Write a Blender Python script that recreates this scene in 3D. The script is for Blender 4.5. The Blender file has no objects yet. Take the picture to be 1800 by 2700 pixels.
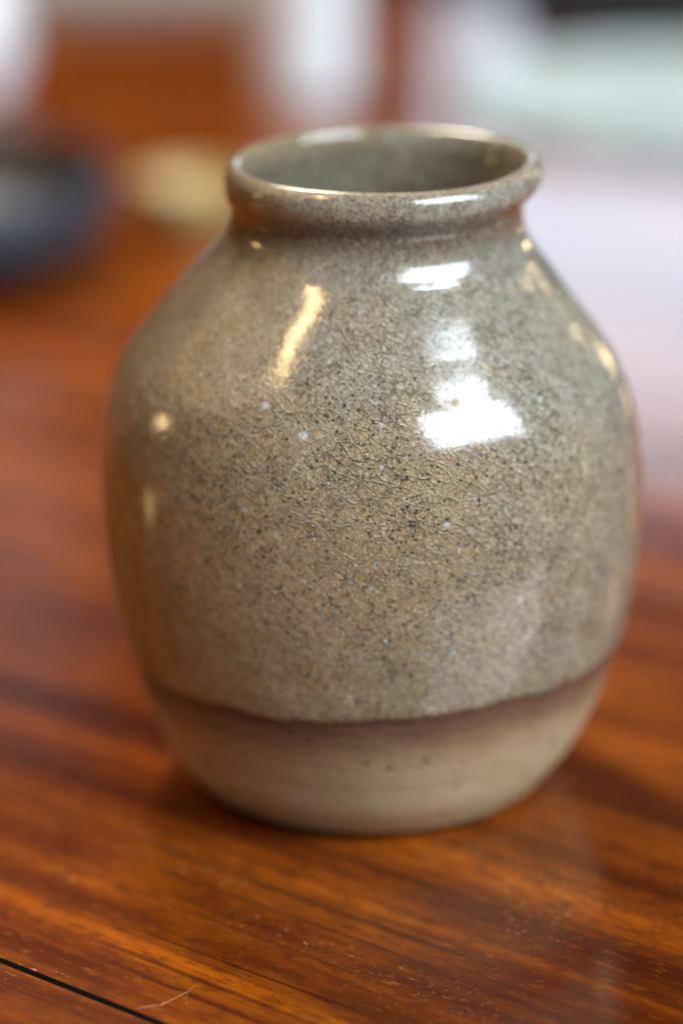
import bpy, bmesh, math, random
from mathutils import Vector, Matrix
random.seed(7)
S = bpy.context.scene
COL = S.collection
R = math.radians

# ------------------------------------------------------------------ camera
HD, ZC, PITCH = 0.45574, 0.215, 20.2
cd = bpy.data.cameras.new("camera"); cam = bpy.data.objects.new("camera", cd); COL.objects.link(cam)
cam.location = (0, -HD, ZC); cam.rotation_euler = (R(90 - PITCH), 0, 0)
cd.sensor_fit = 'VERTICAL'; cd.sensor_width = 24; cd.sensor_height = 36
cd.lens = 36 * 7462 / 2700
cd.clip_start = 0.02; cd.clip_end = 60
cd.dof.use_dof = True; cd.dof.focus_distance = 0.431; cd.dof.aperture_fstop = 4.6
S.camera = cam
S.render.resolution_x = 682; S.render.resolution_y = 1024

# ------------------------------------------------------------------ world (dim indoor ambient)
w = bpy.data.worlds.new("World"); S.world = w; w.use_nodes = True
w.node_tree.nodes['Background'].inputs[0].default_value = (1.0, 0.72, 0.46, 1)
w.node_tree.nodes['Background'].inputs[1].default_value = 0.015
S.view_settings.view_transform = 'Standard'; S.view_settings.look = 'None'
S.view_settings.exposure = 0.22; S.view_settings.gamma = 1.0

# ------------------------------------------------------------------ lamps
TGT = Vector((0.005, 0.0, 0.06))
def direction(az, el):
    a, e = R(az), R(el)
    return Vector((math.sin(a) * math.cos(e), -math.cos(a) * math.cos(e), math.sin(e)))
def area(name, az, el, dist, sx, sy, radiance, color, roll=0.0, target=TGT, spread=180):
    L = bpy.data.lights.new(name, 'AREA'); L.shape = 'RECTANGLE'; L.size = sx; L.size_y = sy
    L.energy = radiance * math.pi * sx * sy; L.color = color; L.spread = R(spread)
    o = bpy.data.objects.new(name, L); COL.objects.link(o)
    d = direction(az, el); o.location = target + d * dist
    q = d.to_track_quat('Z', 'Y')
    o.rotation_euler = (q.to_matrix() @ Matrix.Rotation(R(roll), 3, 'Z')).to_euler()
    return o
DAY = (0.80, 0.91, 1.0); WARM = (1.0, 0.66, 0.30)
# daylight window in a wall to the front right, its normal at azimuth 30 degrees; u runs along the wall, v upwards
WD = 3.0
def wall_pane(name, u0, u1, v0, v1, radiance, color):
    a = R(30); n = Vector((math.sin(a), -math.cos(a), 0)); e = Vector((math.cos(a), math.sin(a), 0))
    L = bpy.data.lights.new(name, 'AREA'); L.shape = 'RECTANGLE'; L.size = (u1-u0)*WD; L.size_y = (v1-v0)*WD
    L.energy = radiance*math.pi*L.size*L.size_y; L.color = color
    o = bpy.data.objects.new(name, L); COL.objects.link(o)
    o.location = TGT+WD*(n+e*((u0+u1)/2)+Vector((0, 0, (v0+v1)/2)))
    m = Matrix((e, Vector((0, 0, 1)), n)).transposed()
    o.rotation_euler = m.to_euler()
wall_pane("window_upper_light", 0.15, 0.92, 1.33, 1.485, 23, DAY)
wall_pane("window_middle_light", 0.42, 0.80, 1.14, 1.325, 23, DAY)
wall_pane("window_lower_light", -0.10, 1.02, 0.70, 1.135, 22, DAY)
wall_pane("window_sill_light", -0.06, 0.98, 0.50, 0.665, 16, DAY)
# window behind the table, seen mirrored in the lacquer, and a paler one further left
area("back_window_light", 170.5, 11.2, 2.6, 0.64, 0.50, 3.1, (0.60, 0.82, 1.0))
area("back_left_light", 191, 19, 2.2, 0.30, 0.30, 0.35, (0.86, 0.89, 1.0))
area("back_high_light", 196, 47, 1.1, 0.22, 0.22, 80, (1.0, 0.88, 0.72))
# warm lamps
area("tube_lamp_light", -64, 57, 1.3, 0.13, 0.24, 30, WARM)
area("left_lamp_light", -102, 9, 1.3, 0.10, 0.10, 20, WARM)
area("left_glow_light", -92, 42, 1.5, 1.3, 1.0, 0.7, (1.0, 0.58, 0.18))
area("right_lamp_light", 146, 2, 1.5, 0.08, 0.10, 16, (1.0, 0.78, 0.45))
for nm, az_, el_, sx_, sy_, ra_ in (("bulb_light", 129, 23, 0.05, 0.09, 30), ("bulb_light.001", 116, 32, 0.04, 0.07, 22), ("bulb_light.002", 138, 14, 0.04, 0.07, 20)):
    area(nm, az_, el_, 1.5, sx_, sy_, ra_, (1.0, 0.78, 0.45))

# ------------------------------------------------------------------ helpers
class NT:
    def __init__(s, name):
        s.m = bpy.data.materials.new(name); s.m.use_nodes = True
        s.t = s.m.node_tree; s.n = s.t.nodes; s.l = s.t.links
        s.b = s.n['Principled BSDF']
    def node(s, typ, **kw):
        x = s.n.new(typ)
        for k, v in kw.items(): setattr(x, k, v)
        return x
    def put(s, sock, v):
        if isinstance(v, bpy.types.NodeSocket): s.l.new(v, sock)
        elif v is not None: sock.default_value = v
    def math(s, op, a, b=None, c=None, clamp=False):
        x = s.node('ShaderNodeMath', operation=op, use_clamp=clamp)
        s.put(x.inputs[0], a); s.put(x.inputs[1], b); s.put(x.inputs[2], c)
        return x.outputs[0]
    def vmath(s, op, a, b=None, scale=None):
        x = s.node('ShaderNodeVectorMath', operation=op)
        s.put(x.inputs[0], a); s.put(x.inputs[1], b)
        if scale is not None: s.put(x.inputs[3], scale)
        return x.outputs['Value'] if op in ('DISTANCE', 'LENGTH') else x.outputs[0]
    def noise(s, vec, scale, detail=3, rough=0.5, out='Fac', dist=0.0):
        x = s.node('ShaderNodeTexNoise'); s.put(x.inputs['Vector'], vec)
        x.inputs['Scale'].default_value = scale; x.inputs['Detail'].default_value = detail
        x.inputs['Roughness'].default_value = rough; x.inputs['Distortion'].default_value = dist
        return x.outputs[out]
    def voro(s, vec, scale, feature='F1', out='Distance', rnd=1.0):
        x = s.node('ShaderNodeTexVoronoi', feature=feature); s.put(x.inputs['Vector'], vec)
        x.inputs['Scale'].default_value = scale; x.inputs['Randomness'].default_value = rnd
        return x.outputs[out]
    def ramp(s, v, a, b, lo=0.0, hi=1.0, smooth=True):
        x = s.node('ShaderNodeMapRange', interpolation_type='SMOOTHSTEP' if smooth else 'LINEAR')
        s.put(x.inputs['Value'], v); s.put(x.inputs['From Min'], a); s.put(x.inputs['From Max'], b)
        s.put(x.inputs['To Min'], lo); s.put(x.inputs['To Max'], hi)
        return x.outputs['Result']
    def mix(s, f, a, b, mode='MIX'):
        x = s.node('ShaderNodeMix', data_type='RGBA', blend_type=mode)
        s.put(x.inputs['Factor'], f)
        for k, v in ((6, a), (7, b)):
            s.put(x.inputs[k], (*v, 1) if isinstance(v, tuple) and len(v) == 3 else v)
        return x.outputs[2]
    def attr(s, name, out='Fac'):
        x = s.node('ShaderNodeAttribute', attribute_name=name); return x.outputs[out]
    def comb(s, a, b, c=0.0):
        x = s.node('ShaderNodeCombineXYZ')
        for i, v in enumerate((a, b, c)): s.put(x.inputs[i], v)
        return x.outputs[0]
    def mapping(s, vec, scale=(1, 1, 1), rot=(0, 0, 0), loc=(0, 0, 0)):
        x = s.node('ShaderNodeMapping'); s.put(x.inputs['Vector'], vec)
        x.inputs['Scale'].default_value = scale; x.inputs['Rotation'].default_value = rot
        x.inputs['Location'].default_value = loc
        return x.outputs[0]
    def bump(s, h, strength, dist, normal=None):
        x = s.node('ShaderNodeBump'); s.put(x.inputs['Height'], h)
        x.inputs['Strength'].default_value = strength; x.inputs['Distance'].default_value = dist
        if normal is not None: s.l.new(normal, x.inputs['Normal'])
        return x.outputs[0]
    def set(s, **kw):
        for k, v in kw.items(): s.put(s.b.inputs[k.replace('_', ' ')], (*v, 1) if isinstance(v, tuple) and len(v) == 3 else v)
        return s.m

def link(name, me, parent=None, mat=None):
    o = bpy.data.objects.new(name, me); COL.objects.link(o)
    if parent: o.parent = parent
    if mat and me and not me.materials: me.materials.append(mat)
    return o
def tag(o, label=None, cat=None, group=None, kind=None):
    for k, v in (('label', label), ('category', cat), ('group', group), ('kind', kind)):
        if v: o[k] = v
    return o
def empty(name, loc, rz=0):
    o = bpy.data.objects.new(name, None); COL.objects.link(o); o.location = loc; o.rotation_euler = (0, 0, rz)
    o.empty_display_size = 0.02
    return o

# ------------------------------------------------------------------ vase profile (z, radius, centre x)
PROF = [(0.00122,0.02952,0.00470),(0.00611,0.03412,0.00470),(0.01222,0.03798,0.00508),(0.01935,0.04061,0.00526),
 (0.02749,0.04270,0.00527),(0.03666,0.04462,0.00524),(0.04684,0.04565,0.00512),(0.05702,0.04576,0.00506),
 (0.06720,0.04440,0.00495),(0.07637,0.04090,0.00475),(0.08451,0.03475,0.00480),(0.09113,0.02930,0.00519),
 (0.09430,0.02660,0.00532),(0.09700,0.02495,0.00545),(0.09930,0.02425,0.00570),(0.10130,0.02405,0.00590)]
def natural(xs, ys):
    n = len(xs); h = [xs[i+1]-xs[i] for i in range(n-1)]
    a = [0]*n; b = [1]*n; c = [0]*n; d = [0]*n
    for i in range(1, n-1):
        a[i] = h[i-1]; b[i] = 2*(h[i-1]+h[i]); c[i] = h[i]
        d[i] = 6*((ys[i+1]-ys[i])/h[i]-(ys[i]-ys[i-1])/h[i-1])
    for i in range(1, n):
        q = a[i]/b[i-1]; b[i] -= q*c[i-1]; d[i] -= q*d[i-1]
    m = [0]*n; m[-1] = d[-1]/b[-1]
    for i in range(n-2, -1, -1): m[i] = (d[i]-c[i]*m[i+1])/b[i]
    def f(x):
        x = min(max(x, xs[0]), xs[-1]); i = 0
        while i < n-2 and x > xs[i+1]: i += 1
        t0, t1, hh = xs[i], xs[i+1], h[i]
        return (m[i]*(t1-x)**3+m[i+1]*(x-t0)**3)/(6*hh)+(ys[i]/hh-m[i]*hh/6)*(t1-x)+(ys[i+1]/hh-m[i+1]*hh/6)*(x-t0)
    return f
ZS = [p[0] for p in PROF]
Rf = natural(ZS, [p[1] for p in PROF])
def lerp_list(x, xs, ys):
    if x <= xs[0]: return ys[0]
    for i in range(len(xs)-1):
        if x <= xs[i+1]:
            t = (x-xs[i])/(xs[i+1]-xs[i]); return ys[i]*(1-t)+ys[i+1]*t
    return ys[-1]
CXZ = ZS + [0.1030, 0.1052]; CXV = [p[2] for p in PROF] + [0.0061, 0.0068]
def centre_x(z): return lerp_list(z, CXZ, CXV)
ZCREASE = 0.1013
def glaze_line(t):
    # height of the glaze edge round the pot: lower on the left, higher in front
    z = 0.0259 - 0.0012*math.sin(t) + 0.0016*math.cos(t)
    z += 0.00030*math.sin(5*t+1.0) + 0.00022*math.sin(11*t+0.4) + 0.00014*math.sin(23*t) + 0.00010*math.sin(41*t+2)
    return z
def wobble(t, z):
    return 0.00012*math.sin(3*t+z*60)+0.00008*math.sin(7*t-z*130+1)
NT_ = 288
TH = [math.pi/2 + 2*math.pi*i/NT_ for i in range(NT_+1)]
def tilt(x, z):
    k = min(max((z-0.088)/0.012, 0), 1)
    return z + 0.016*k*(x-0.005)
def grid_mesh(name, rows, fn, up_out=True):
    """rows: parameter list; fn(row, theta) -> (r, z, arc, drop, thin). Normals by finite differences."""
    me = bpy.data.meshes.new(name)
    V, A = [], {'arc': [], 'around': [], 'drop': [], 'thin_shade': []}
    for s in rows:
        for t in TH:
            r, z, arc, drop, thin_shade = fn(s, t)
            x = centre_x(z)+r*math.cos(t); y = r*math.sin(t)
            V.append(Vector((x, y, tilt(x, z))))
            A['arc'].append(arc); A['around'].append((t-math.pi*1.5)*0.043)
            A['drop'].append(drop); A['thin_shade'].append(thin_shade)
    n1 = NT_+1; F = []
    for j in range(len(rows)-1):
        for i in range(NT_):
            a = j*n1+i; F.append((a, a+1, a+n1+1, a+n1))
    me.from_pydata(V, [], F)
    for k, vals in A.items():
        at = me.attributes.new(k, 'FLOAT', 'POINT'); at.data.foreach_set('value', vals)
    N = []
    R_ = len(rows)
    for j in range(R_):
        for i in range(n1):
            il, ir = (i-1) % NT_, (i+1) % NT_
            jl, jr = max(j-1, 0), min(j+1, R_-1)
            du = V[j*n1+ir]-V[j*n1+il]; dv = V[jr*n1+i]-V[jl*n1+i]
            nn = du.cross(dv)
            N.append(nn.normalized() if nn.length > 1e-14 else Vector((0, 0, 1)))
    me.polygons.foreach_set('use_smooth', [True]*len(F))
    me.normals_split_custom_set_from_vertices(N)
    return me

# ------------------------------------------------------------------ glaze materials
SPOTS = [(-0.0117,-0.0361,0.0782,0.00070),(-0.0164,-0.0340,0.0777,0.00038),(-0.0059,-0.0404,0.0748,0.00075),(0.0063,-0.0407,0.0766,0.00050),(0.0062,-0.0434,0.0707,0.00042),(-0.0080,-0.0422,0.0684,0.00033),(-0.0022,-0.0436,0.0681,0.00033),(0.0053,-0.0458,0.0556,0.00050),(0.0162,-0.0440,0.0615,0.00062),(0.0200,-0.0430,0.0599,0.00052),(0.0211,-0.0409,0.0687,0.00044),(0.0205,-0.0420,0.0653,0.00038),(0.0223,-0.0414,0.0646,0.00038),(0.0045,-0.0458,0.0514,0.00046),(0.0280,-0.0395,0.0472,0.00060),(0.0414,-0.0254,0.0668,0.00053),(0.0408,-0.0285,0.0476,0.00062),(0.0357,-0.0341,0.0499,0.00046),(0.0311,-0.0304,0.0773,0.00053),(0.0295,-0.0379,0.0398,0.00060),(0.0176,-0.0433,0.0395,0.00053),(0.0070,-0.0453,0.0425,0.00033),(0.0462,-0.0198,0.0464,0.00040),(-0.0149,-0.0406,0.0627,0.00056),(0.0028,-0.0292,0.0912,0.00042),(0.0437,-0.0239,0.0425,0.00053)]
def glaze_material(name, spots=True, inside=False):
    g = NT(name)
    around, arc, thin_shade, drop = g.attr('around'), g.attr('arc'), g.attr('thin_shade'), g.attr('drop')
    uv = g.comb(around, arc, 0.0)
    obj = g.node('ShaderNodeTexCoord').outputs['Object']
    wob = g.vmath('SCALE', g.vmath('SUBTRACT', g.noise(uv, 260, 2, out='Color'), (0.5, 0.5, 0.5)), scale=0.0009)
    wob2 = g.vmath('SCALE', g.vmath('SUBTRACT', g.noise(uv, 1400, 2, out='Color'), (0.5, 0.5, 0.5)), scale=0.00018)
    wob3 = g.vmath('SCALE', g.vmath('SUBTRACT', g.noise(uv, 3200, 2, out='Color'), (0.5, 0.5, 0.5)), scale=0.0007)
    uvw = g.vmath('ADD', g.vmath('ADD', uv, wob), wob2)
    # long cracks running down to the right, then short cross cracks
    gate = g.noise(uv, 170, 2)
    ga = g.ramp(gate, 0.36, 0.58); gb = g.ramp(gate, 0.62, 0.40, 0.0, 0.6)
    def net(p, w1, w2, w3, third=True):
        e1 = g.voro(g.mapping(g.mapping(p, rot=(0, 0, R(36))), scale=(0.40, 1.0, 1)), 560, 'DISTANCE_TO_EDGE')
        e2 = g.voro(g.mapping(g.mapping(p, rot=(0, 0, R(-62)), loc=(.3, .2, 0)), scale=(0.55, 1.0, 1)), 640, 'DISTANCE_TO_EDGE')
        k = g.math('MAXIMUM', g.ramp(e1, 0.0, w1, 1, 0), g.math('MULTIPLY', g.ramp(e2, 0.0, w2, 1, 0), ga))
        if third:
            e3 = g.voro(g.mapping(p, loc=(.7, .1, 0)), 1250, 'DISTANCE_TO_EDGE')
            k = g.math('MAXIMUM', k, g.math('MULTIPLY', g.ramp(e3, 0.0, w3, 1, 0), gb))
        return k
    crack = net(uvw, 0.050, 0.046, 0.070)
    lit_flank = net(g.vmath('ADD', uvw, (-0.00013, -0.00017, 0.0)), 0.060, 0.055, 0.085)  # pale side of each crack: lit relief painted into the colour
    # glaze body colour: mottled warm beige / grey
    n1 = g.noise(uv, 70, 4, 0.6); n2 = g.noise(uv, 900, 4, 0.7); n3 = g.noise(uv, 2600, 2, 0.6)
    if inside:
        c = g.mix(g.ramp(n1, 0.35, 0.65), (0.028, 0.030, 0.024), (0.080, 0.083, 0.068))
    else:
        sx = g.node('ShaderNodeSeparateXYZ'); g.l.new(obj, sx.inputs[0])
        zone = g.math('ADD', g.ramp(sx.outputs[2], 0.066, 0.088, 0.0, 0.75), g.ramp(around, 0.006, 0.045, 0.0, 0.7))
        zone = g.math('ADD', zone, g.ramp(around, -0.060, -0.012, -0.9, 0.0))  # golden left: warm light painted into the glaze colour
        zone = g.math('ADD', zone, g.math('MULTIPLY', g.math('SUBTRACT', n1, 0.5), 2.2), clamp=True)
        left = g.ramp(around, -0.055, -0.010, 0.75, 0.0)  # shade of the left side, painted into the glaze colour
        c = g.mix(zone, (0.385, 0.252, 0.118), (0.380, 0.362, 0.325))
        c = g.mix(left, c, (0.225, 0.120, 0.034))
    c = g.mix(g.ramp(n2, 0.40, 0.66, 0.0, 0.82), c, (0.130, 0.088, 0.042))
    c = g.mix(g.ramp(n3, 0.50, 0.68, 0.0, 0.62), c, (0.64, 0.57, 0.44))
    c = g.mix(g.ramp(n3, 0.47, 0.33, 0.0, 0.55), c, (0.075, 0.048, 0.022))
    c = g.mix(g.ramp(g.noise(uv, 240, 4, 0.65), 0.44, 0.68, 0.0, 0.42), c, (0.170, 0.105, 0.045))
    # iron burn on thinner glaze, with shade painted into the neck crease
    c = g.mix(g.math('MULTIPLY', thin_shade, g.ramp(n2, 0.2, 0.8, 1.0, 0.75)), c, (0.085, 0.030, 0.016))
    lip = g.ramp(drop, -1.5, -1.0, 1.0, 0.0)
    c = g.mix(g.math('MULTIPLY', lip, g.ramp(n1, 0.35, 0.65, 0.25, 0.7)), c, (0.40, 0.25, 0.14))
    # crack lines
    stain = g.ramp(g.noise(uv, 120, 3, 0.6), 0.40, 0.64, 0.25, 0.85)
    c = g.mix(g.math('MULTIPLY', lit_flank, g.ramp(n1, 0.3, 0.7, 0.80, 0.50)), c, (0.74, 0.64, 0.45))
    c = g.mix(g.math('MULTIPLY', crack, stain), c, (0.050, 0.030, 0.015))
    # dark iron specks
    spv = g.vmath('ADD', uv, wob3)
    dens = g.ramp(g.noise(uv, 55, 2), 0.35, 0.65, 0.70, 1.35)
    vn = g.node('ShaderNodeTexVoronoi', feature='F1'); g.put(vn.inputs['Vector'], spv); vn.inputs['Scale'].default_value = 1150
    sepc = g.node('ShaderNodeSeparateColor'); g.l.new(vn.outputs['Color'], sepc.inputs[0])
    size = g.math('MULTIPLY', g.math('SUBTRACT', dens, sepc.outputs[0]), 0.5)
    sp = g.ramp(g.math('SUBTRACT', vn.outputs['Distance'], g.math('MINIMUM', size, 0.26)), -0.03, 0.04, 1, 0)
    sp = g.math('MULTIPLY', sp, g.ramp(size, 0.0, 0.06))
    c = g.mix(g.math('MULTIPLY', sp, 0.94), c, (0.014, 0.009, 0.005))
    vb = g.node('ShaderNodeTexVoronoi', feature='F1'); g.put(vb.inputs['Vector'], spv); vb.inputs['Scale'].default_value = 260
    sb = g.node('ShaderNodeSeparateColor'); g.l.new(vb.outputs['Color'], sb.inputs[0])
    big = g.math('MULTIPLY', g.ramp(vb.outputs['Distance'], 0.05, 0.13, 1, 0), g.ramp(sb.outputs[0], 0.42, 0.50))
    c = g.mix(g.math('MULTIPLY', big, 0.85), c, (0.040, 0.024, 0.012))
    h = g.math('SUBTRACT', 1.0, crack)
    if spots:
        po = g.vmath('ADD', obj, g.vmath('SCALE', g.vmath('SUBTRACT', g.noise(obj, 1500, 3, out='Color'), (0.5,)*3), scale=0.0011))
        acc = None
        for x, y, z, r in SPOTS:
            d = g.math('DIVIDE', g.vmath('DISTANCE', po, (x, y, z)), r*1.05)
            acc = d if acc is None else g.math('MINIMUM', acc, d)
        ws = g.ramp(acc, 0.45, 1.25, 1, 0)
        vw_ = g.node('ShaderNodeTexVoronoi', feature='F1'); g.put(vw_.inputs['Vector'], spv); vw_.inputs['Scale'].default_value = 210
        sw = g.node('ShaderNodeSeparateColor'); g.l.new(vw_.outputs['Color'], sw.inputs[0])
        ws = g.math('MAXIMUM', ws, g.math('MULTIPLY', g.ramp(vw_.outputs['Distance'], 0.05, 0.12, 1, 0), g.ramp(sw.outputs[0], 0.74, 0.80, 0, 0.85)))
        c = g.mix(g.math('MULTIPLY', ws, 0.85), c, (0.62, 0.64, 0.66))
    rough = g.ramp(n2, 0.3, 0.7, 0.34, 0.5)
    hb = g.math('SUBTRACT', g.math('ADD', h, g.math('ADD', g.math('MULTIPLY', n2, 0.9), g.math('MULTIPLY', n3, 0.8))), g.math('MULTIPLY', sp, 0.9))
    b0 = g.bump(hb, 1.0, 0.00030)
    hc = g.math('ADD', g.math('MULTIPLY', h, 0.35), g.math('ADD', g.math('MULTIPLY', g.noise(uv, 420, 3), 1.0), g.math('MULTIPLY', sp, -0.8)))
    b1 = g.bump(hc, 0.16, 0.00008)
    g.set(Base_Color=c, Roughness=rough, Normal=b0, Coat_Normal=b1, Coat_Weight=1.0, Coat_Roughness=0.045, Coat_IOR=1.6)
    g.b.inputs['Specular IOR Level'].default_value = 0.25
    return g.m
def clay_material():
    g = NT("bare_clay")
    around, arc, drop = g.attr('around'), g.attr('arc'), g.attr('drop')
    uv = g.comb(around, arc, 0.0)
    n1 = g.noise(uv, 60, 4, 0.6); n2 = g.noise(uv, 700, 4, 0.7); n4 = g.noise(g.mapping(uv, scale=(1, 1.6, 1)), 150, 4, 0.6)
    c = g.mix(g.ramp(n1, 0.3, 0.7), (0.500, 0.365, 0.190), (0.560, 0.460, 0.300))
    c = g.mix(g.ramp(n2, 0.45, 0.8, 0.0, 0.5), c, (0.24, 0.155, 0.085))
    # brown iron halo just under the glaze edge
    edge = g.math('ADD', drop, g.math('MULTIPLY', g.math('SUBTRACT', n4, 0.5), 0.0050))
    halo = g.ramp(edge, -0.0004, 0.0105, 1.0, 0.0)
    halo2 = g.ramp(edge, 0.003, 0.0190, 0.85, 0.0)
    c = g.mix(halo2, c, (0.31, 0.175, 0.095))
    c = g.mix(g.math('MULTIPLY', halo, 0.93), c, (0.095, 0.034, 0.022))
    vb = g.node('ShaderNodeTexVoronoi', feature='F1'); g.put(vb.inputs['Vector'], uv); vb.inputs['Scale'].default_value = 300
    sb = g.node('ShaderNodeSeparateColor'); g.l.new(vb.outputs['Color'], sb.inputs[0])
    big = g.math('MULTIPLY', g.ramp(g.math('ADD', vb.outputs['Distance'], g.math('MULTIPLY', n2, 0.35)), 0.20, 0.46, 1, 0), g.ramp(sb.outputs[0], 0.30, 0.55))
    c = g.mix(g.math('MULTIPLY', big, 0.80), c, (0.060, 0.032, 0.016))
    ring = g.noise(g.comb(g.math('MULTIPLY', around, 6.0), g.math('MULTIPLY', arc, 620.0)), 1, 3, 0.6)
    c = g.mix(g.ramp(ring, 0.45, 0.7, 0, 0.28), c, (0.22, 0.135, 0.070))
    b = g.bump(g.math('ADD', g.math('ADD', n2, g.math('MULTIPLY', ring, 0.7)), g.math('MULTIPLY', big, -0.6)), 0.7, 0.0003)
    g.set(Base_Color=c, Roughness=0.55, Normal=b, Coat_Weight=0.10, Coat_Roughness=0.35)
    return g.m
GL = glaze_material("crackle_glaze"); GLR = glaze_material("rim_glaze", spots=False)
GLI = glaze_material("inner_glaze", spots=False, inside=True); CLAY = clay_material()

# ------------------------------------------------------------------ vase
def sm(a, b, x):
    t = min(max((x-a)/(b-a), 0), 1); return t*t*(3-2*t)
vase = tag(empty("stoneware_vase", (0, 0, 0)), "speckled grey brown crackle glazed stoneware vase standing on the orange wood table", "vase")
# bare clay foot
NC = 60
def clay_fn(s, t):
    zt = glaze_line(t)+0.0004
    if s < 0:                                       # underside ring
        return 0.0200+0.0025*(s+1), 0.0002, s*0.002, zt, 0
    if s < 0.08:
        q = s/0.08; a = q*math.pi/2
        r0 = Rf(ZS[0]); return Rf(0.0032)+0.0008-0.0100+0.0100*math.sin(a), 0.0032*(1-math.cos(a)), 0.0, zt, 0
    z = 0.0032+(zt-0.0032)*(s-0.08)/0.92
    return Rf(z)+0.0008*(1-sm(0.004, 0.013, z))+wobble(t, z), z, z*1.1, glaze_line(t)-z, 0
rows = [-1.0, -0.5] + [i/NC for i in range(NC+1)]
foot = link("clay_foot", grid_mesh("clay_foot", rows, clay_fn), vase, CLAY)
bm = bmesh.new()
bmesh.ops.create_circle(bm, cap_ends=True, segments=96, radius=0.0202)
bmesh.ops.translate(bm, verts=bm.verts, vec=(0.0047, 0, 0.0003))
me = bpy.data.meshes.new("underside"); bm.to_mesh(me); bm.free(); link("underside", me, vase, CLAY)
# glazed belly and shoulder
NB = 170
arc_at = []
acc = 0; prev = None; ZT = [0.015+(ZCREASE-0.015)*i/400 for i in range(401)]
for z in ZT:
    p = (Rf(z), z)
    if prev: acc += math.hypot(p[0]-prev[0], p[1]-prev[1])
    arc_at.append(acc); prev = p
def arc_of(z): return lerp_list(z, ZT, arc_at)
ARC_TABLE = [arc_of(0.015+(ZCREASE-0.015)*i/300) for i in range(301)]
def arc_fast(z):
    u = (z-0.015)/(ZCREASE-0.015)*300; i = int(min(max(u, 0), 299)); return ARC_TABLE[i]*(1-(u-i))+ARC_TABLE[i+1]*(u-i)
def body_fn(s, t):
    zb = glaze_line(t)
    z = zb+(ZCREASE-zb)*s
    proud = 0.00055*math.sqrt(min((z-zb)/0.0010, 1.0)) - 0.00020*sm(0.002, 0.008, z-zb)
    fade = 1-sm(0.060, 0.080, z)
    thin_shade = 0.85*(1-sm(0.0, 0.0014, z-zb)) + 0.85*sm(0.0972, 0.1008, z)  # burn at the glaze edge; at the neck also painted crease shade
    return Rf(z)+wobble(t, z)+proud*(0.4+0.6*fade), z, arc_fast(z), -0.5, thin_shade
rows = [0, 0.001, 0.003, 0.006, 0.010, 0.016] + [0.022+0.978*i/NB for i in range(NB+1)]
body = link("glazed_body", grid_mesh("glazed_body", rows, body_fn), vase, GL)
# rim: crease, rolled bulge, lip
RIM = [(0.1013, 0.02405), (0.1018, 0.02412), (0.1024, 0.02440), (0.1032, 0.02492), (0.1040, 0.02548),
       (0.1049, 0.02592), (0.1058, 0.02608), (0.1067, 0.02604), (0.1075, 0.02585), (0.1082, 0.02548), (0.1088, 0.02492), (0.1091, 0.02430),
       (0.1089, 0.02365), (0.1083, 0.02318), (0.1074, 0.02285), (0.1060, 0.02262)]
def dense(poly, k=5):
    out = []
    for i in range(len(poly)-1):
        p0 = poly[max(i-1, 0)]; p1 = poly[i]; p2 = poly[i+1]; p3 = poly[min(i+2, len(poly)-1)]
        for j in range(k):
            t = j/k
            out.append(tuple(0.5*((2*p1[c])+(-p0[c]+p2[c])*t+(2*p0[c]-5*p1[c]+4*p2[c]-p3[c])*t*t+(-p0[c]+3*p1[c]-3*p2[c]+p3[c])*t**3) for c in (0, 1)))
    out.append(poly[-1]); return out
RIMD = dense(RIM)
ra = [0]
for i in range(1, len(RIMD)): ra.append(ra[-1]+math.hypot(RIMD[i][0]-RIMD[i-1][0], RIMD[i][1]-RIMD[i-1][1]))
def rim_fn(i, t):
    z, r = RIMD[i]; ww = 0.00016*math.sin(2*t+0.6)+0.00010*math.sin(5*t)
    if i == 0: ww = wobble(t, z)+0.00014
    thin_shade = 0.90*(1-sm(0.1018, 0.1050, z)) if r > 0.0240 else 0  # burn above the crease, with painted shade under the bulge
    lip = -0.5-1.3*sm(0.1078, 0.1090, z)
    return r+ww, z+0.00012*math.sin(3*t+1), 0.0863+0.025+ra[i], lip, thin_shade
rim = link("rolled_rim", grid_mesh("rolled_rim", list(range(len(RIMD))), rim_fn), vase, GLR)
# inner wall
INN = [(0.1060, 0.02262), (0.1035, 0.02225), (0.1000, 0.02190), (0.0965, 0.0220), (0.0930, 0.0237), (0.0880, 0.0290), (0.0820, 0.0335), (0.0740, 0.0378),
       (0.0640, 0.0408), (0.0520, 0.0418), (0.0380, 0.0408), (0.0240, 0.0370), (0.0130, 0.0320), (0.0080, 0.0250), (0.0062, 0.0150), (0.0058, 0.0005)]
IND = dense(INN, 4)
ia = [0]
for i in range(1, len(IND)): ia.append(ia[-1]+math.hypot(IND[i][0]-IND[i-1][0], IND[i][1]-IND[i-1][1]))
def inn_fn(i, t):
    z, r = IND[i]; ww = (0.00016*math.sin(2*t+0.6)+0.00010*math.sin(5*t)) if i < 12 else 0
    return r+ww, z+(0.00012*math.sin(3*t+1) if i < 8 else 0), ia[i]+0.3, -0.5, 0
link("inner_wall", grid_mesh("inner_wall", list(range(len(IND))), inn_fn), vase, GLI)

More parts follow.
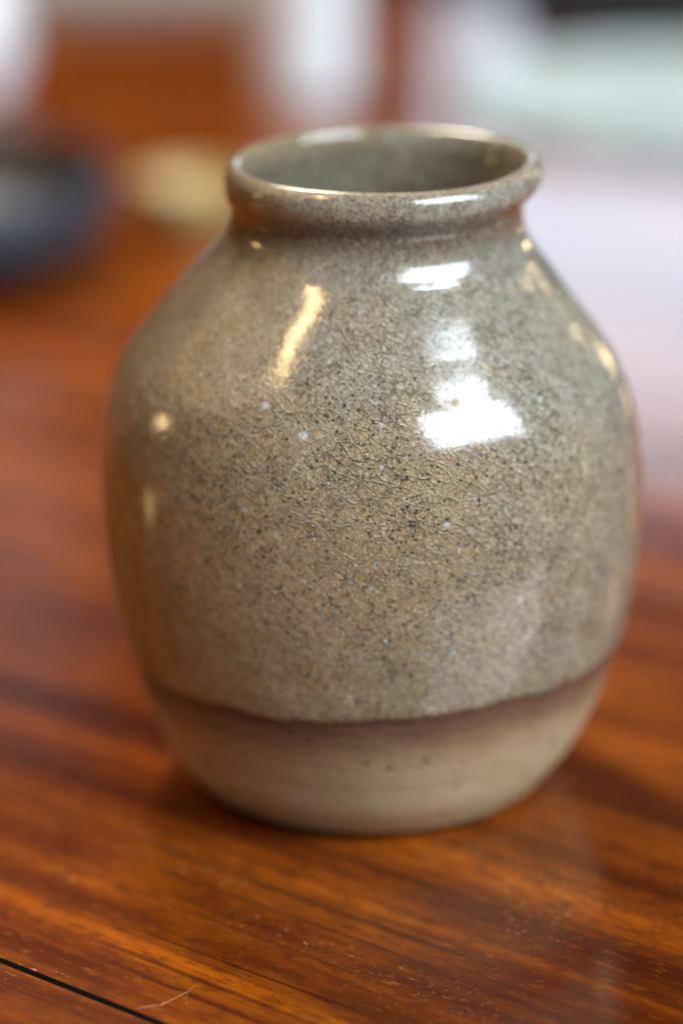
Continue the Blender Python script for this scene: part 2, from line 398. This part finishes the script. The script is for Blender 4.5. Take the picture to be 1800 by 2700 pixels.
# ------------------------------------------------------------------ wooden table of planks
DIR = Vector((0.80487, -0.59345, 0)); NRM = Vector((0.59345, 0.80487, 0)); ORG = Vector((-0.0525, -0.0710, 0))
PW, GAP = 0.1878, 0.0014
ANG = math.atan2(DIR.y, DIR.x)
def wood_material(name, dark=1.0):
    g = NT(name)
    tc = g.node('ShaderNodeTexCoord').outputs['Object']
    oi = g.node('ShaderNodeObjectInfo').outputs['Random']
    off = g.comb(g.math('MULTIPLY', oi, 3.1), g.math('MULTIPLY', oi, 1.7), 0)
    v = g.vmath('ADD', tc, off)
    warp = g.vmath('SCALE', g.vmath('SUBTRACT', g.noise(g.mapping(v, scale=(3, 14, 1)), 1, 2, out='Color'), (0.5,)*3), scale=0.006)
    vw = g.vmath('ADD', v, warp)
    band = g.noise(g.mapping(vw, scale=(1.6, 95, 1)), 1, 3, 0.55)
    fine = g.noise(g.mapping(vw, scale=(14, 420, 1)), 1, 4, 0.65)
    hair = g.noise(g.mapping(vw, scale=(38, 1500, 1)), 1, 3, 0.6)
    cloud = g.noise(g.mapping(v, scale=(16, 34, 1)), 1, 3, 0.6)
    mott = g.noise(g.mapping(v, scale=(170, 420, 1)), 1, 4, 0.7)
    c = g.mix(g.ramp(band, 0.38, 0.72), (0.070, 0.0100, 0.0014), (0.32, 0.072, 0.0034))
    c = g.mix(g.ramp(cloud, 0.42, 0.72, 0, 0.45), c, (0.38, 0.095, 0.0045))
    c = g.mix(g.ramp(fine, 0.46, 0.72, 0, 0.60), c, (0.060, 0.0095, 0.003))
    c = g.mix(g.ramp(mott, 0.44, 0.66, 0, 0.70), c, (0.070, 0.014, 0.004))
    c = g.mix(g.ramp(hair, 0.55, 0.74, 0, 0.35), c, (0.045, 0.008, 0.003))
    mo2 = g.noise(g.mapping(v, scale=(260, 620, 1), loc=(5, 1, 0)), 1, 3, 0.7)
    c = g.mix(g.ramp(mo2, 0.54, 0.76, 0, 0.35), c, (0.42, 0.125, 0.008))
    # dark grain lines
    line = g.noise(g.mapping(vw, scale=(1.0, 90, 1), loc=(4, 9, 0)), 1, 2, 0.4)
    ln = g.math('MULTIPLY', g.ramp(g.math('ABSOLUTE', g.math('SUBTRACT', line, 0.5)), 0.0, 0.022, 1, 0), g.ramp(cloud, 0.35, 0.6))
    c = g.mix(g.math('MULTIPLY', ln, 0.8), c, (0.035, 0.007, 0.003))
    # pale open pores and flecks
    fl = g.ramp(g.noise(g.mapping(vw, scale=(620, 1150, 1)), 1, 2, 0.5), 0.60, 0.72)
    fl = g.math('MULTIPLY', fl, g.ramp(g.noise(g.mapping(v, scale=(26, 70, 1), loc=(2, 2, 0)), 1, 3), 0.52, 0.68))
    c = g.mix(g.math('MULTIPLY', fl, 0.6), c, (0.50, 0.25, 0.11))
    if dark != 1.0: c = g.mix(1.0, c, (dark, dark, dark), 'MULTIPLY')
    low = g.noise(g.mapping(v, scale=(9, 30, 1)), 1, 2)
    h = g.math('ADD', g.math('MULTIPLY', fine, 0.5), g.math('ADD', g.math('MULTIPLY', fl, 0.8), g.math('MULTIPLY', mott, 0.5)))
    b = g.bump(h, 0.55, 0.00022)
    cb = g.bump(g.math('ADD', low, g.math('MULTIPLY', mott, 0.06)), 0.20, 0.0010)
    g.set(Base_Color=c, Roughness=g.ramp(mott, 0.3, 0.7, 0.38, 0.55), Normal=b, Coat_Weight=1.0, Coat_Normal=cb, Coat_Roughness=0.12)
    g.b.inputs['Specular IOR Level'].default_value = 0.0
    return g.m
WOOD = wood_material("lacquered_wood")
table = tag(empty("wooden_table", (0, 0, -0.74), ANG), "glossy orange brown plank table under the vase, with a dark joint at the near left", "table")
TZ = 0.74
c_along = -ORG.dot(DIR)
def plank_mesh(L, W, H, bev):
    bm = bmesh.new(); bmesh.ops.create_cube(bm, size=1)
    bmesh.ops.scale(bm, vec=(L, W, H), verts=bm.verts); bmesh.ops.translate(bm, vec=(0, 0, -H/2), verts=bm.verts)
    top = [e for e in bm.edges if all(v.co.z > -1e-6 for v in e.verts)]
    me = bpy.data.meshes.new("plank"); bm.to_mesh(me); bm.free(); return me
PM = plank_mesh(2.3, PW-GAP, 0.028, 0.00012); PM.materials.append(WOOD)
GRIME = NT('joint_grime'); GRIME.set(Base_Color=(0.010, 0.005, 0.003), Roughness=0.8); PM.materials.append(GRIME.m)
for f in PM.polygons:
    if abs(f.normal.z) < 0.8: f.material_index = 1
offn = ORG.dot(NRM); offa = 0.0
for k in range(-2, 4):
    o = link("plank", PM, table)
    # table frame: x along DIR, y along NRM; origin of the empty is the world origin on the floor
    o.location = (-0.35 + 0.07*((k*37) % 5 - 2), offn+(k+0.5)*PW, TZ)
JM = NT("black_joint"); jt = JM.node('ShaderNodeTexCoord').outputs['Object']
JM.b.inputs['Specular IOR Level'].default_value = 0.35
JM.set(Base_Color=(0.003, 0.0025, 0.002), Roughness=JM.ramp(JM.noise(JM.mapping(jt, scale=(40, 100, 1)), 1, 2), 0.53, 0.64, 0.75, 0.12), Normal=JM.bump(JM.noise(JM.mapping(jt, scale=(60, 300, 1)), 1, 3), 0.5, 0.0010))
def strip_mesh(L, Wd):
    bm = bmesh.new(); n = 6; m = 200; g = []
    for i in range(m+1):
        row = []
        for j in range(n+1):
            y = -Wd/2+Wd*j/n; x = -L/2+L*i/m
            row.append(bm.verts.new((x, y, -0.0012+0.0006*math.cos(math.pi*y/Wd))))
        g.append(row)
    for i in range(m):
        for j in range(n):
            f = bm.faces.new((g[i][j], g[i+1][j], g[i+1][j+1], g[i][j+1])); f.smooth = True
    me = bpy.data.meshes.new("joint_filler"); bm.to_mesh(me); bm.free(); return me
SM = strip_mesh(2.0, GAP+0.0004); SM.materials.append(JM.m)
for k in range(-1, 4):
    o = link("joint_filler", SM, table); o.location = (-0.35, offn+k*PW, TZ)
# frame and legs under the top
FR = wood_material("frame_wood", 0.6)
def box(name, sx, sy, sz, loc, mat, parent, bev=0.003, rot=None):
    bm = bmesh.new(); bmesh.ops.create_cube(bm, size=1); bmesh.ops.scale(bm, vec=(sx, sy, sz), verts=bm.verts)
    bmesh.ops.bevel(bm, geom=bm.edges[:], offset=bev, segments=2, profile=0.5, affect='EDGES')
    me = bpy.data.meshes.new(name); bm.to_mesh(me); bm.free()
    o = link(name, me, parent, mat); o.location = loc
    if rot: o.rotation_euler = rot
    return o
y0, y1 = offn-2*PW, offn+4*PW
for yy in (y0+0.05, y1-0.05): box("apron", 1.9, 0.022, 0.08, (-0.35, yy, TZ-0.069), FR, table)
for xx in (-1.30, 0.60):
    for yy in (y0+0.05, y1-0.05): box("leg", 0.06, 0.06, TZ-0.030, (xx, yy, (TZ-0.030)/2), FR, table)
# pale scratch near the joint
SC = NT("scratch_mark"); SC.set(Base_Color=(0.30, 0.105, 0.028), Roughness=0.5)
def ground(xd, yd):
    """table-top point behind a spot of the photograph (1568 px wide scale) - used once to lay the scratch"""
    x = (xd-784)/6500; y = (1176-yd)/6500; p = R(PITCH)
    d = Vector((x, math.cos(p)+y*math.sin(p), -math.sin(p)+y*math.cos(p)))
    return Vector((0, -HD, ZC))+d*(-ZC/d.z)
def scratch(pts, wd):
    bm = bmesh.new(); P = []
    for i in range(len(pts)-1):
        a, b = ground(*pts[i]), ground(*pts[i+1])
        for j in range(6): P.append(a.lerp(b, j/6)+Vector((random.uniform(-1, 1), random.uniform(-1, 1), 0))*0.00012)
    P.append(ground(*pts[-1]))
    vs = []
    for i, q in enumerate(P):
        t = (P[min(i+1, len(P)-1)]-P[max(i-1, 0)]).normalized(); n = Vector((-t.y, t.x, 0))
        ww = wd*(0.35+random.random())*math.sin(math.pi*(i+0.6)/(len(P)+0.2))
        vs.append([bm.verts.new(q+n*ww+Vector((0, 0, 0.00003))), bm.verts.new(q+Vector((0, 0, 0.00012))), bm.verts.new(q-n*ww+Vector((0, 0, 0.00003)))])
    for a, b in zip(vs, vs[1:]):
        for j in (0, 1): bm.faces.new((a[j], b[j], b[j+1], a[j+1]))
    me = bpy.data.meshes.new("scratch"); bm.to_mesh(me); bm.free()
    o = link("scratch", me, table, SC.m); o.matrix_parent_inverse = (Matrix.Translation((0, 0, -0.74)) @ Matrix.Rotation(ANG, 4, 'Z')).inverted()
scratch([(313, 2317), (345, 2311), (372, 2308), (400, 2294), (430, 2279), (453, 2262)], 0.00016)
scratch([(428, 2280), (432, 2296)], 0.00010)
scratch([(424, 2308), (431, 2302)], 0.00022)

# ------------------------------------------------------------------ floor
FM = NT("floor_stone"); ft = FM.node('ShaderNodeTexCoord').outputs['Object']
FM.set(Base_Color=FM.mix(FM.noise(ft, 4, 4), (0.008, 0.008, 0.009), (0.018, 0.018, 0.020)), Roughness=0.7)
bm = bmesh.new(); bmesh.ops.create_grid(bm, x_segments=2, y_segments=2, size=8)
me = bpy.data.meshes.new("floor"); bm.to_mesh(me); bm.free()
fl = link("floor", me, None, FM.m); fl.location = (0, 0, -0.745); tag(fl, kind='structure')

# ------------------------------------------------------------------ blurred things behind
def lathe(name, prof, mat, parent=None, seg=64, k=4):
    P = dense(prof, k); bm = bmesh.new(); rings = []
    for r, z in P:
        rings.append([bm.verts.new((max(r, 1e-5)*math.cos(2*math.pi*i/seg), max(r, 1e-5)*math.sin(2*math.pi*i/seg), z)) for i in range(seg)])
    for a, b in zip(rings, rings[1:]):
        for i in range(seg): f = bm.faces.new((a[i], a[(i+1) % seg], b[(i+1) % seg], b[i])); f.smooth = True
    me = bpy.data.meshes.new(name); bm.to_mesh(me); bm.free()
    return link(name, me, parent, mat)
def porcelain(name, c1, c2, rough=0.25, scale=60, coat=0.5, lo=0.4, hi=0.6):
    g = NT(name); t = g.node('ShaderNodeTexCoord').outputs['Object']
    n = g.noise(t, scale, 4, 0.6)
    g.set(Base_Color=g.mix(g.ramp(n, lo, hi), c1, c2), Roughness=rough, Coat_Weight=coat, Normal=g.bump(n, 0.15, 0.0005)); return g.m
WHITE = porcelain("white_porcelain", (0.62, 0.64, 0.67), (0.68, 0.70, 0.73))
# white cylindrical cup behind the vase
cup = tag(empty("white_cup", (-0.0125, 0.5700, 0)), "tall straight white cup standing on the table behind the vase mouth", "cup")
lathe("cup_wall", [(0.0003, 0.003), (0.012, 0.0005), (0.0166, 0.0008), (0.0179, 0.004), (0.0180, 0.02), (0.0180, 0.05), (0.0180, 0.088), (0.0178, 0.090), (0.0171, 0.088), (0.0167, 0.05), (0.0164, 0.010), (0.0005, 0.007)], WHITE, cup)
lathe("cup_foot", [(0.0140, 0.0000), (0.0150, 0.0002), (0.0150, 0.0018), (0.0140, 0.0022)], WHITE, cup, k=2)
# white round jar at the far left
jar = tag(empty("white_jar", (-0.1370, 0.5680, 0)), "small rounded white jar at the far left behind the dark blue bowl", "jar")
lathe("jar_body", [(0.0003, 0.0), (0.012, 0.0), (0.0165, 0.004), (0.0202, 0.014), (0.0210, 0.024), (0.0192, 0.035), (0.0150, 0.042), (0.0110, 0.044)], WHITE, jar)
lathe("jar_lid", [(0.0112, 0.0441), (0.0110, 0.0460), (0.0070, 0.0480), (0.0030, 0.0488), (0.0032, 0.0515), (0.0003, 0.0530)], WHITE, jar, k=3)
# navy bowl
NAVY = porcelain("navy_glaze", (0.006, 0.014, 0.048), (0.030, 0.032, 0.038), 0.45, 38, 0.1, 0.42, 0.62)
NIN = porcelain("bowl_inner_glaze", (0.050, 0.040, 0.030), (0.025, 0.025, 0.035), 0.45, 60, 0.1)
bowl = tag(empty("blue_bowl", (-0.1160, 0.3360, 0)), "dark navy blue glazed bowl at the left edge behind the vase", "bowl")
lathe("bowl_wall", [(0.028, 0.0010), (0.042, 0.0040), (0.0490, 0.011), (0.0515, 0.019), (0.0505, 0.0275), (0.0490, 0.0290), (0.0478, 0.0280)], NAVY, bowl)
lathe("bowl_inside", [(0.0478, 0.0280), (0.0470, 0.020), (0.042, 0.012), (0.026, 0.007), (0.0005, 0.005)], NIN, bowl)
lathe("bowl_foot", [(0.026, 0.0002), (0.0285, 0.0), (0.0295, 0.0010), (0.0290, 0.0022)], NAVY, bowl, k=2)
# cream tea bowl
CREAM = porcelain("cream_glaze", (0.40, 0.28, 0.095), (0.46, 0.34, 0.13), 0.4, 60, 0.3)
tb = tag(empty("cream_teacup", (-0.0445, 0.3760, 0)), "small cream yellow teacup between the blue bowl and the vase rim", "cup")
lathe("cup_wall", [(0.0085, 0.0012), (0.0125, 0.0035), (0.0158, 0.0075), (0.0172, 0.0115), (0.0176, 0.0150), (0.0172, 0.0156), (0.0166, 0.0148), (0.0155, 0.0105), (0.0120, 0.0060), (0.0005, 0.0040)], CREAM, tb)
lathe("cup_foot", [(0.0085, 0.0001), (0.0098, 0.0), (0.0100, 0.0015), (0.0088, 0.0022)], CREAM, tb, k=2)
# pale teal plate at the right
TEAL = porcelain("pale_teal_glaze", (0.26, 0.34, 0.36), (0.38, 0.44, 0.46), 0.35, 20, 0.15)
pl = tag(empty("teal_tray", (0.1230, 0.5520, 0)), "wide pale teal ceramic tray at the far right of the table", "tray")
lathe("tray_dish", [(0.0005, 0.0030), (0.066, 0.0030), (0.072, 0.0040), (0.076, 0.0062), (0.0780, 0.0066), (0.0792, 0.0056), (0.0794, 0.0030), (0.0792, 0.0006), (0.0780, 0.0002), (0.0005, 0.0002)], TEAL, pl, seg=96)
# grey folded cloth, far left
CL = NT("grey_linen"); ct = CL.node('ShaderNodeTexCoord').outputs['Object']
CL.set(Base_Color=CL.mix(CL.noise(ct, 300, 3), (0.13, 0.14, 0.13), (0.20, 0.21, 0.20)), Roughness=0.9, Normal=CL.bump(CL.noise(ct, 900, 3), 0.5, 0.001))
cloth = tag(empty("folded_cloth", (-0.100, 0.790, 0), R(4)), "folded grey cloth lying flat at the top left corner of the picture", "cloth")
for i in range(3): box("cloth_layer", 0.150-0.004*i, 0.070-0.003*i, 0.0030, (0.001*i, -0.001*i, 0.0016+0.0031*i), CL.m, cloth, bev=0.0012)

# black box with rounded edges at the top right, beyond the tray
BK = NT("black_leatherette"); bt = BK.node('ShaderNodeTexCoord').outputs['Object']
BK.set(Base_Color=(0.008, 0.009, 0.011), Roughness=0.6, Normal=BK.bump(BK.noise(bt, 700, 3), 0.4, 0.0006))
kb = tag(empty("black_case", (0.185, 0.672, 0), R(-12)), "black rounded case beyond the pale tray at the top right corner", "case")
box("case_body", 0.230, 0.060, 0.038, (0, 0, 0.019), BK.m, kb, bev=0.008)
box("case_lid", 0.232, 0.062, 0.012, (0, 0, 0.0446), BK.m, kb, bev=0.005)
